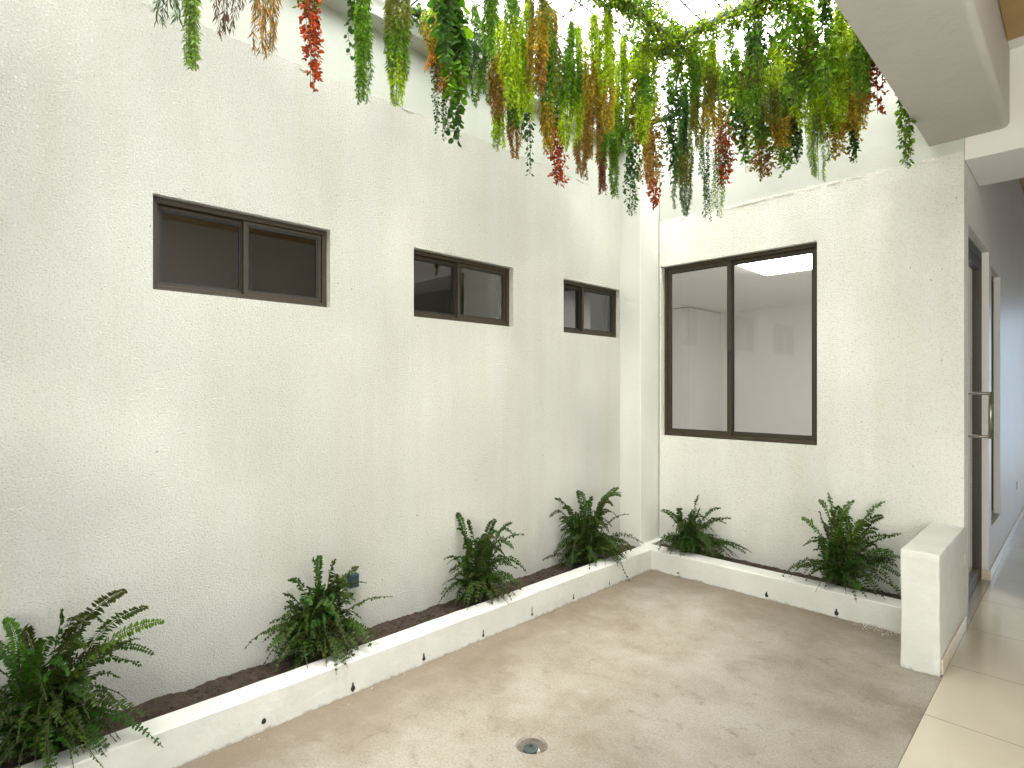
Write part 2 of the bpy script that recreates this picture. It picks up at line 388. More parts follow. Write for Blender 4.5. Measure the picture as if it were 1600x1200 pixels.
# ------------------------------------------------------------------ windows
def sliding_window(label, axis, pos, u0, u1, v0, v1, fr, sash, glassm, split=0.5, latch=False, swap=False):
    """frame mesh named window, child of its wall; sashes, panes below it"""
    m = MB(); sgn = -1 if axis == 'x' else 1
    def B(mb, a, b, c, d, d0, d1):      # d: depth from pos away from viewer
        q0, q1 = sorted((pos + sgn * d0, pos + sgn * d1))
        if axis == 'x': mb.box(q0, q1, a, b, c, d)
        else: mb.box(a, b, q0, q1, c, d)
    D = 0.075
    B(m, u0, u1, v0, v0 + fr, 0, D); B(m, u0, u1, v1 - fr, v1, 0, D)
    B(m, u0, u0 + fr, v0 + fr, v1 - fr, 0, D); B(m, u1 - fr, u1, v0 + fr, v1 - fr, 0, D)
    # outer lip
    l = fr * 0.32
    B(m, u0 + .001, u1 - .001, v0 + .001, v0 + l, -.006, -.0002); B(m, u0 + .001, u1 - .001, v1 - l, v1 - .001, -.006, -.0002)
    base = (pos, (u0 + u1) / 2, v0) if axis == 'x' else ((u0 + u1) / 2, pos, v0)
    w = empty('sliding_window', base, label, 'window')
    m.build('frame', M['frame'], w, 0.0015)
    um = u0 + (u1 - u0) * split
    a0, a1 = u0 + fr, u1 - fr; ov = sash * 0.5
    for i, (s0, s1, d0) in enumerate(((a0, um + ov, .034 if not swap else .010), (um - ov, a1, .010 if not swap else .034))):
        s = MB(); d1 = d0 + .020; c0, c1 = v0 + fr, v1 - fr; e = .0015
        B(s, s0 + e, s1 - e, c0 + e, c0 + sash, d0, d1); B(s, s0 + e, s1 - e, c1 - sash, c1 - e, d0, d1)
        B(s, s0 + e, s0 + sash, c0 + sash, c1 - sash, d0, d1); B(s, s1 - sash, s1 - e, c0 + sash, c1 - sash, d0, d1)
        sh = s.build('sash', M['frame'], w, 0.001)
        g = MB(); k = .008
        for (p0, p1, q0, q1) in ((s0 + sash, s1 - sash, c0 + sash, c0 + sash + k), (s0 + sash, s1 - sash, c1 - sash - k, c1 - sash),
                                 (s0 + sash, s0 + sash + k, c0 + sash + k, c1 - sash - k), (s1 - sash - k, s1 - sash, c0 + sash + k, c1 - sash - k)):
            B(g, p0, p1, q0, q1, d0 + .004, d1 - .004)
        g.build('gasket', M['gasket'], sh)
        p = MB(); dd = (d0 + d1) / 2
        P = (lambda u, v: (pos + sgn * dd, u, v)) if axis == 'x' else (lambda u, v: (u, pos + sgn * dd, v))
        p.poly([P(s0 + sash, c0 + sash), P(s1 - sash, c0 + sash), P(s1 - sash, c1 - sash), P(s0 + sash, c1 - sash)])
        p.build('pane', glassm, sh)
    if latch:
        t = MB(); zc = 1.60; B(t, um - .006, um + .010, zc - .022, zc + .022, -.004, .009); B(t, um + .004, um + .030, zc - .004, zc + .006, -.010, -.003)
        t.build('latch', M['gasket'], w)
    return w

# ------------------------------------------------------------------ left wall
lw = empty('roughcast_wall', (XW, 1.0, 0), 'long white roughcast wall pierced by three small dark windows in a row', 'wall')
wins = [(0.575, 1.325), (1.815, 2.585), (3.085, 3.772)]
WZ0, WZ1 = 1.738, 2.118
bmobj(slab('x', XW, 0.16, -2.0, 3.90, -0.05, 2.862, [(a, b, WZ0, WZ1) for a, b in wins]), 'rendered_face', M['roughcast'], lw)
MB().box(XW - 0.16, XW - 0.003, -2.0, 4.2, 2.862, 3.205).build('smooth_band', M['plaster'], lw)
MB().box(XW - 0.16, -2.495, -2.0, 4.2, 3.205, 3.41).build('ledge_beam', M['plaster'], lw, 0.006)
# ragged lower lip of the render along its top edge
rl = random.Random(11); lip = MB(); y = -0.5
while y < 3.75:
    L = rl.uniform(.03, .14); t = rl.uniform(.001, .005)
    lip.box(XW + .0005, XW + t, y, y + L, 2.858 - rl.uniform(.004, .016), 2.8615 + rl.uniform(0, .004)); y += L + rl.uniform(0, .3)
lip.build('render_lip', M['roughcast'], lw)
WLAB = ['largest small dark window in the roughcast wall, above the two nearer ferns', 'middle one of the three small dark windows in the roughcast wall', 'smallest dark window in the roughcast wall, tight against the corner column']
for i, (a, b) in enumerate(wins):
    sliding_window(WLAB[i], 'x', XW - 0.035, a + .002, b - .002, WZ0 + .002, WZ1 - .002, 0.022, 0.017, M['glass_dark'], (0.49, 0.46, 0.40)[i])
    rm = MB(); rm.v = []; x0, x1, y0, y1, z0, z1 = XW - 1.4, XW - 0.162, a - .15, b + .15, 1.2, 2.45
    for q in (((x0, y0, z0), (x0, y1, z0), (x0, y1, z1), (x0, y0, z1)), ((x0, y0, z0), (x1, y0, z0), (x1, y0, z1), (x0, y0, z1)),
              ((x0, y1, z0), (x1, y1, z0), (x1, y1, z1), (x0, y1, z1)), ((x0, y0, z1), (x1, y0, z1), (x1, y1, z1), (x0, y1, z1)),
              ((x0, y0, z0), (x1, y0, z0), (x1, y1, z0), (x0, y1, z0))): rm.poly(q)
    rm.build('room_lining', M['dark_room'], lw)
ub = MB().box(XW + .0005, XW + .035, 1.412, 1.462, 0.352, 0.418).box(XW + .035, XW + .040, 1.417, 1.457, 0.357, 0.413)
tag(ub.build('wall_box', M['bluebox'], None, .003), 'small dark blue utility box low on the roughcast wall behind a fern', 'utility box')

# ------------------------------------------------------------------ corner column
cc = MB().box(XW - 0.16, -2.413, 3.775, YB + 0.05, -0.05, 3.205)
tag(cc.build('corner_column', M['column'], None, .006), 'smooth white corner column between the roughcast wall and the tall window', 'column')

# ------------------------------------------------------------------ back wall
bw = empty('window_wall', (-1.45, YB, 0), 'white back wall with one tall sliding window and a cracked ledge line', 'wall')
BW = (-2.385, -1.242, 0.966, 2.306)
bmobj(slab('y', YB, 0.15, -2.40, XC, -0.05, 2.668, [BW]), 'rendered_face', M['roughcast_fine'], bw)
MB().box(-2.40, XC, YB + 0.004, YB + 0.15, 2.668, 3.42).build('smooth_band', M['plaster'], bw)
lip = MB(); x = -2.38
while x < XC - .08:
    L = rl.uniform(.04, .16); d = rl.uniform(.001, .004); lip.box(x, min(x + L, XC - .01), YB - d, YB - .0005, 2.656 - rl.uniform(0, .012), 2.669 + rl.uniform(0, .003)); x += L + rl.uniform(0, .12)
lip.build('render_lip', M['roughcast_fine'], bw)
sliding_window('tall bronze-framed sliding window looking into a bare room with a lit ceiling light', 'y', YB + 0.045, BW[0] + .002, BW[1] - .002, BW[2] + .002, BW[3] - .002, 0.024, 0.024, M['glass_clear'], 0.465, True, True)

# ------------------------------------------------------------------ planter with kerbs, weep holes, soil
pl = empty('planter', (-2.3, 2.0, 0), 'low white L-shaped planter kerb holding soil along both walls', 'planter')
def kerb(pts_outer, pts_inner, name):
    """strip with a slightly wavy hand-made top edge"""
    n = len(pts_outer); bm = bmesh.new(); rows = []
    for i in range(n):
        (ox, oy), (ix, iy) = pts_outer[i], pts_inner[i]
        w = noise.noise(Vector((ox * 3, oy * 3, 1))) * .004; w2 = noise.noise(Vector((ox * 9, oy * 9, 7))) * .0035; z = 0.148 + noise.noise(Vector((ox * 2, oy * 2, 9))) * .003
        d = Vector((ix - ox, iy - oy)).normalized()
        P = [(ox, oy, -0.02), (ox - d.x * w * .5, oy - d.y * w * .5, 0.07), (ox - d.x * (w + w2), oy - d.y * (w + w2), z - .006), (ox + d.x * (.0035 - w), oy + d.y * (.0035 - w), z - .002),
             ((ox + ix) / 2, (oy + iy) / 2, z + .001), (ix - d.x * (.006 + w2), iy - d.y * (.006 + w2), z - .001), (ix + d.x * w2, iy + d.y * w2, z - .008), (ix, iy, 0.05)]
        rows.append([bm.verts.new(p) for p in P])
    for a, b in zip(rows, rows[1:]):
        for k in range(7): bm.faces.new([a[k], a[k + 1], b[k + 1], b[k]])
    bm.faces.new(rows[0]); bm.faces.new(rows[-1][::-1])
    bmesh.ops.recalc_face_normals(bm, faces=bm.faces)
    return bmobj(bm, name, M['kerb'], pl)
ox, oy = -2.275, 3.70; ix, iy = -2.388, 3.84
po = [(ox, -2 + k * (oy + 2) / 190) for k in range(190)] + [(ox, oy)] + [(ox + k * (XC - .15 - ox) / 60, oy) for k in range(1, 61)]
pi_ = [(ix, -2 + k * (oy + 2) / 190) for k in range(190)] + [(ix, iy)] + [(ox + k * (XC - .15 - ox) / 60, iy) for k in range(1, 61)]
kb = kerb(po, pi_, 'kerb')
MB().box(-2.413 + .001, ix + .01, 3.77, 3.84, 0.05, 0.146).box(-2.412, -2.36, 3.80, YB - .001, 0.05, 0.1465).build('kerb_end', M['kerb'], pl)
rw = random.Random(4)
def weep(pts, axis, zc, tall, size):
    m = MB(); d = .0012; n = 14
    size *= 1.3
    for r, zz, hgt in ((size, zc, size * 1.15), (size * .45, zc + tall * .5, tall * .62)):
        q = []
        for k in range(n):
            a = 2 * math.pi * k / n; u = math.cos(a) * r * (1 + rw.uniform(-.2, .2)); v = math.sin(a) * hgt * (1 + rw.uniform(-.12, .12))
            q.append((ox + d + (.0006 if r == size else 0), pts + u, zz + v) if axis == 'x' else (pts + u, oy - d - (.0006 if r == size else 0), zz + v))
        if axis == 'y': q = q[::-1]
        m.poly(q)
    return m.build('weep_hole', M['stain'], pl)
for (yy, z, t, s) in ((0.88, .040, .0, .0075), (1.265, .024, .026, .0085), (1.646, .028, .026, .0075), (2.034, .022, .030, .006), (2.414, .028, .042, .0055), (2.795, .024, .026, .006), (3.177, .020, .022, .0045)):
    weep(yy, 'x', z, t, s)
for (xx, z, t, s) in ((-1.436, .026, .022, .008), (-1.035, .026, .024, .009)): weep(xx, 'y', z, t, s)
# soil: one rough sheet
def soil_sheet():
    bm = bmesh.new()
    def grid(x0, x1, y0, y1, nx, ny):
        V = [[bm.verts.new((x0 + (x1 - x0) * i / nx, y0 + (y1 - y0) * j / ny, 0)) for j in range(ny + 1)] for i in range(nx + 1)]
        for i in range(nx):
            for j in range(ny): bm.faces.new([V[i][j], V[i + 1][j], V[i + 1][j + 1], V[i][j + 1]])
    grid(XW - .01, -2.38, -2.0, 3.80, 16, 420); grid(-2.40, XC - .14, 3.80, YB + .01, 140, 16)
    for v in bm.verts:
        p = v.co; h = noise.fractal(Vector((p.x * 9, p.y * 9, 0)), 1.0, 2.0, 5)
        v.co.z = 0.112 + 0.012 * h + 0.006 * noise.noise(Vector((p.x * 60, p.y * 60, 3)))
    return tag(bmobj(bm, 'soil', M['soil'], smooth=True), 'dark brown soil filling the planter', 'soil', kind='stuff')
soil_sheet()
# little stones and clods on the soil
cl = MB(); rc = random.Random(8)
for k in range(900):
    if rc.random() < .72: x, y = rc.uniform(-2.585, -2.41), rc.uniform(0, 3.75)
    else: x, y = rc.uniform(-2.35, -.65), rc.uniform(3.86, 4.01)
    r = rc.uniform(.002, .007); z = .112 + rc.uniform(0, .008)
    cl.tube([(x, y, z - r), (x + rc.uniform(-r, r) * .4, y, z), (x, y + r * .3, z + r)], [r * .6, r, r * .4], 5)
tag(cl.build('soil_clods', M['soil']), 'crumbs of soil lying loose on the planter bed', 'soil', kind='stuff')

fl = MB(); rf = random.Random(21)
for k in range(70):
    x, y = rf.gauss(-.84, .08), 3.69 - abs(rf.gauss(0, .035)); s = rf.uniform(.0015, .005); fl.tube([(x, y, -.001), (x + s * .4, y, s)], [s, s * .6], 5)
for k in range(60):
    x, y = -2.27 + abs(rf.gauss(0, .03)), rf.uniform(.6, 3.65); s = rf.uniform(.001, .003); fl.tube([(x, y, -.001), (x, y + s * .4, s)], [s, s * .6], 5)
tag(fl.build('plaster_flakes', M['kerb']), 'white plaster crumbs lying on the concrete along the kerb', 'debris', kind='stuff')

# ------------------------------------------------------------------ low pier wall
lp = empty('low_wall', (-0.556, 3.65, 0), 'short white block wall standing between the courtyard and the tiled corridor', 'low wall')
def pier():
    bm = slab('y', 3.272, YB + .12 - 3.272, -0.636, -0.484, -0.02, 0.568, [])
    bmesh.ops.subdivide_edges(bm, edges=bm.edges, cuts=14, use_grid_fill=True)
    for v in bm.verts:
        k = max(0, 0.10 - v.co.z) / .10
        if v.co.x < -.56: v.co.x -= .004 * k
        v.co += Vector((noise.noise(v.co * 7), noise.noise(v.co * 7 + Vector((5, 0, 0))), noise.noise(v.co * 6 + Vector((9, 0, 0))))) * .0025
        if v.co.x > -.50 and v.co.y < 3.35 and v.co.z < .14: v.co.y += .010 * (1 + noise.noise(v.co * 60)) * (1 if v.co.z > .09 or v.co.z < .02 else .3)
    return bmobj(bm, 'block', M['kerb'], lp, 0.004, True)
pier()
MB().box(-0.484 + .001, -0.474, 3.30, YB, 0.003, 0.075).build('skirting', M['skirt'], lp, .002)

# ------------------------------------------------------------------ corridor wall with door and niche window
cw = empty('corridor_wall', (XC, 6.0, 0), 'long pale corridor wall holding the glass door and running off into bluish light', 'wall')
DR = (4.19, 5.162, -0.05, 2.295); NW = (5.312, 5.905, 0.35, 2.22)
bmobj(slab('x', XC, 0.15, YB + .151, 12.4, -0.05, 3.6, [DR, NW]), 'painted_face', M['corridor'], cw)
MB().box(XC - .15, XC, YB + .0235, YB + .1505, 2.67, 3.6).build('wall_end', M['corridor'], cw)
sk = MB().box(XC + .0005, XC + .011, 5.165, 12.4, .003, .075)
sk.box(XC - .05, XC + .011, 5.152, 5.1615, .003, .075); sk.build('skirting', M['skirt'], cw, .002)
dp = MB(); dx0, dx1 = XC - .078, XC - .042; y0, y1, zt = 4.192, 5.160, 2.292
dp.box(dx0 - .02, dx1 + .004, y0, y1, zt - .05, zt); dp.box(dx0 - .02, dx1 + .004, y0, y0 + .035, .01, zt - .05); dp.box(dx0 - .02, dx1 + .004, y1 - .03, y1, .01, zt - .05)
dp.box(dx0, dx1, y0 + .037, y0 + .12, .012, zt - .052); dp.box(dx0, dx1, y1 - .115, y1 - .032, .012, zt - .052)
dp.box(dx0, dx1, y0 + .12, y1 - .115, zt - .13, zt - .052); dp.box(dx0, dx1, y0 + .12, y1 - .115, .012, .10)
door = empty('glass_door', (XC - .06, 4.68, 0), 'dark framed glass door with a steel pull handle, set in the corridor wall', 'door')
leaf_ = dp.build('door_leaf', M['frame'], door, .002)
g = MB(); g.poly([(dx0 + .018, y0 + .12, .10), (dx0 + .018, y1 - .115, .10), (dx0 + .018, y1 - .115, zt - .13), (dx0 + .018, y0 + .12, zt - .13)]); g.build('pane', M['glass_clear'], leaf_)
hd = MB(); hy = 4.52; hx = -.417
hd.tube([(hx, hy, 1.035), (hx, hy, 1.322)], .0105, 10).tube([(dx1 + .001, hy, 1.312), (hx, hy, 1.312)], .009, 8).tube([(dx1 + .001, hy, 1.046), (hx, hy, 1.046)], .009, 8)
hd.build('handle', M['steel'], leaf_, smooth=True)
nf = MB(); nx0, nx1 = XC - .07, XC - .04; a, b, c, d = NW
nf.box(nx0, nx1, a + .001, a + .03, c + .001, d - .001); nf.box(nx0, nx1, b - .03, b - .001, c + .001, d - .001); nf.box(nx0, nx1, a + .03, b - .03, c + .001, c + .03); nf.box(nx0, nx1, a + .03, b - .03, d - .03, d - .001)
nwr = empty('narrow_window', (nx0, 5.6, .35), 'narrow tall window in the corridor wall just past the glass door', 'window')
nw = nf.build('frame', M['frame'], nwr, .002)
g = MB(); g.poly([(nx0 + .015, a + .03, c + .03), (nx0 + .015, b - .03, c + .03), (nx0 + .015, b - .03, d - .03), (nx0 + .015, a + .03, d - .03)]); g.build('pane', M['glass_dark'], nw)
so = MB().box(XC + .0005, XC + .010, 7.35, 7.43, .36, .44); tag(so.build('wall_socket', M['white_plastic'], None, .003), 'small white socket low on the far part of the corridor wall', 'socket')

# the far side and the ends of the corridor
ow = empty('opposite_wall', (1.6, 4, 0), 'pale wall on the far side of the tiled corridor with a wide opening added to let in light', 'wall')
bmobj(slab('x', 1.75, 0.15, -2.15, 12.4, -0.05, 3.6, [(0.3, 2.3, 0.9, 2.1)]), 'painted_face', M['corridor'], ow)  # the opening is added, unseen, to brighten the beam side and corridor
rwl = empty('rear_wall', (0, -2.0, 0), 'plain pale wall closing the courtyard, left open across the corridor to add fill light', 'wall')
MB().box(-2.76, -0.3, -2.15, -2.0, -0.05, 3.42).box(-.3, 1.75, -2.15, -2.0, 2.7, 3.42).build('painted_face', M['plaster'], rwl)  # corridor part kept open below the top so extra daylight fills in
ew = empty('end_wall', (.5, 10.5, 0), 'far end wall of the corridor with an open doorway', 'wall')
MB().box(XC, 0.25, 10.5, 10.65, -.05, 3.45).box(.25, 1.45, 10.5, 10.65, 2.4, 3.45).box(1.45, 1.6, 10.5, 10.65, -.05, 3.45).build('painted_face', M['corridor'], ew)

# ------------------------------------------------------------------ ceiling, beams
cb = empty('ceiling_beam', (-0.47, 1.0, 2.74), 'wide plastered ceiling beam running over the courtyard edge', 'beam')
def beam():
    # left lower edge, right lower edge with a soft rounding
    pr = [(-0.642, 3.42), (-0.642, 2.740)] + [(-0.325 + .032 * math.sin(t), 2.772 - .032 * math.cos(t)) for t in [k * math.pi / 16 for k in range(9)]] + [(-0.293, 3.16), (-0.293, 3.42)]
    bm = bmesh.new(); ys = [-2.0, YB - .0015]; R = [[bm.verts.new((x, y, z)) for x, z in pr] for y in ys]
    n = len(pr)
    for k in range(n): bm.faces.new([R[0][k], R[0][(k + 1) % n], R[1][(k + 1) % n], R[1][k]])
    bm.faces.new(R[0][::-1]); bm.faces.new(R[1]); bmesh.ops.recalc_face_normals(bm, faces=bm.faces)
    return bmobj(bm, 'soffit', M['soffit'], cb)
beam()
rs = empty('shade_slab', (-1.6, -1, 3.43), 'unseen flat slab added over the near end of the courtyard to dim it', 'sky blocker')
MB().box(-2.76, -0.60, -2.15, 0.02, 3.43, 3.60).build('slab', M['plaster'], rs)  # added out of view to block sky and darken the near wall
xb = empty('cross_beam', (0.5, YB, 2.6), 'pale cross beam spanning the corridor in line with the back wall', 'beam')
MB().box(XC + .0015, 1.6, YB, 4.62, 2.616, 3.45).build('beam_body', M['corridor'], xb, .004)
# splayed haunch where the long beam's soffit runs down into the cross beam
hc = MB(); A = (-0.642 + .155, YB - .16, 2.741); B_ = (-0.293, YB - .16, 2.741); C_ = (XC + .003, YB - .0005, 2.62); D_ = (-0.293, YB - .0005, 2.741); E_ = (XC + .003, YB - .0005, 2.741)
tag(MB().box(-0.2925, 1.6, -2.0, YB - .0015, 3.15, 3.30).build('ceiling', M['corridor']), kind='structure')
tag(MB().box(XC, 1.6, 4.62, 12.4, 3.45, 3.6).build('far_ceiling', M['corridor']), kind='structure')
wp = MB().box(-0.2905, 1.55, 3.285, 3.885, 3.135, 3.1495)
wp.box(-0.2905, 1.55, 2.68, 3.28, 3.135, 3.1495).box(-0.2905, 1.55, 2.075, 2.675, 3.135, 3.1495).box(-0.2905, 1.55, 1.47, 2.07, 3.135, 3.1495)
tag(wp.build('ceiling_board', M['wood'], None, .002), 'brown wood board fixed on the corridor ceiling above the camera, before the cross beam', 'ceiling board', 'brown ceiling boards')
wp = MB().box(XC + .001, 1.55, 4.70, 12.3, 3.43, 3.4495)
tag(wp.build('ceiling_board', M['wood'], None, .002), 'brown wood board on the corridor ceiling beyond the cross beam', 'ceiling board', 'brown ceiling boards')

# ------------------------------------------------------------------ room behind the tall window
rr = empty('back_room', (-3, 6.5, 0), 'bare white room seen through the tall window', 'room')
RX0, RX1, RY0, RY1, RZ = -5.3, XC - .152, YB + .152, 9.4, 2.62
def quad(name, m, pts): q = MB(); q.poly(pts); return q.build(name, m, rr)
quad('floor', M['room_floor'], [(RX0, RY0, 0), (RX1, RY0, 0), (RX1, RY1, 0), (RX0, RY1, 0)])
quad('ceiling', M['room'], [(RX0, RY0, RZ), (RX0, RY1, RZ), (RX1, RY1, RZ), (RX1, RY0, RZ)])
w4 = MB(); w4.poly([(RX0, RY0, 0), (RX0, RY1, 0), (RX0, RY1, RZ), (RX0, RY0, RZ)]); w4.poly([(RX0, RY1, 0), (RX1, RY1, 0), (RX1, RY1, RZ), (RX0, RY1, RZ)])
w4.poly([(RX1, RY1, 0), (RX1, DR[1] + .0, 0), (RX1, DR[1], RZ), (RX1, RY1, RZ)]); w4.poly([(RX0, RY0, 0), (-2.45, RY0, 0), (-2.45, RY0, RZ), (RX0, RY0, RZ)])
w4.build('wall', M['room'], rr)
MB().box(-4.75, -4.42, 8.3, 9.39, 0, RZ - .01).build('column', M['room'], rr)
lt = empty('ceiling_light', (-1.9, 6.07, RZ - .01), 'square white ceiling light panel glowing inside the room behind the tall window', 'ceiling light')
MB().box(-2.50, -1.28, 5.71, 6.43, RZ - .035, RZ - .012).build('diffuser', M['lamp'], lt)
MB().box(-2.52, -1.26, 5.69, 6.45, RZ - .012, RZ - .0015).build('frame', M['white_plastic'], lt)

# ------------------------------------------------------------------ mesh and pipes over the courtyard
ZP = 3.30
tr = empty('trellis', (-1.6, 2.2, ZP), 'grey pipe and wire mesh trellis carrying all the garlands over the courtyard', 'trellis')
X0, X1, Y0, Y1 = -2.46, -0.675, 0.45, 3.69
for pts in ([(X0, Y0, ZP), (X0, Y1, ZP)], [(-1.645, Y0, ZP), (-1.645, Y1, ZP)], [(X0, Y1, ZP), (X1, Y1, ZP)], [(X0, 2.905, ZP - .001), (X1, 2.905, ZP - .001)], [(X1, Y0, ZP), (X1, Y1, ZP)]):
    MB().tube(pts, 0.019, 12).build('pipe', M['pipe'], tr, smooth=True)
for pts in ([(X0, Y1 - .03, ZP), (X0, YB + .03, ZP)], [(X1, Y1, ZP), (X1, YB + .03, ZP)], [(-1.645, Y1, ZP), (-1.645, YB + .03, ZP)], [(X0, .9, ZP), (-2.50, .9, ZP)], [(X0, 2.5, ZP), (-2.50, 2.5, ZP)]):
    MB().tube(pts, 0.014, 10).build('bracket', M['pipe'], tr)
wm = MB(); c = .125; x = X0 + c
while x < X1 - .01: wm.tube([(x, Y0, ZP + .021), (x, Y1, ZP + .021)], .0040, 5); x += c
y = Y0 + c
while y < Y1 - .01: wm.tube([(X0, y, ZP + .024), (X1, y, ZP + .024)], .0040, 5); y += c
wm.build('wire_mesh', M['wire'], tr)

# ------------------------------------------------------------------ plants
PAL = dict(lime=(.34, .48, .008), green=(.12, .25, .010), dark=(.038, .105, .020), olive=(.17, .19, .025), ochre=(.35, .25, .015), orange=(.50, .22, .03),
           tan=(.34, .19, .05), brown=(.24, .13, .02), redbrown=(.22, .065, .03), red=(.40, .055, .010), maroon=(.12, .05, .05), greygreen=(.11, .16, .085), palegreen=(.25, .38, .08))
def stopcol(st, t, rng):
    k = max(0, min(.9999, t + rng.uniform(-.08, .08))) * len(st); i = int(k)
    a = PAL[st[i]]
    v = rng.uniform(.50, 1.40); w = rng.uniform(.85, 1.15)
    return (min(.9, a[0] * v * w), min(.9, a[1] * v), min(.9, a[2] * v / w))
def leaf(mb, p, d, n, L, Wd, col, fold=0.18):
    """six-point leaf along d, width Wd, slightly folded"""
    s = d.cross(n)
    if s.length < 1e-5: s = Vector((1, 0, 0))
    s.normalize(); n2 = s.cross(d).normalized()
    a = p; t = p + d * L
    b = len(mb.v)
    pts = [a, p + d * L * .35 + s * Wd * .5 + n2 * Wd * fold, p + d * L * .72 + s * Wd * .36 + n2 * Wd * fold * .6, t,
           p + d * L * .72 - s * Wd * .36 + n2 * Wd * fold * .6, p + d * L * .35 - s * Wd * .5 + n2 * Wd * fold]
    mb.v += [tuple(q) for q in pts]; mb.f += [(b, b + 1, b + 2, b + 3), (b, b + 3, b + 4, b + 5)]; mb.c += [col] * 6
def needle(mb, p, d, n, L, Wd, col):
    s = d.cross(n)
    if s.length < 1e-5: s = Vector((1, 0, 0))
    s = s.normalized() * Wd * .5; b = len(mb.v)
    mb.v += [tuple(p - s * .4), tuple(p + d * L * .5 + s), tuple(p + d * L), tuple(p + d * L * .5 - s)]; mb.f.append((b, b + 1, b + 2, b + 3)); mb.c += [col] * 4
def rv(rng): 
    while True:
        v = Vector((rng.uniform(-1, 1), rng.uniform(-1, 1), rng.uniform(-1, 1)))
        if .05 < v.length < 1: return v.normalized()
DOWN = Vector((0, 0, -1))
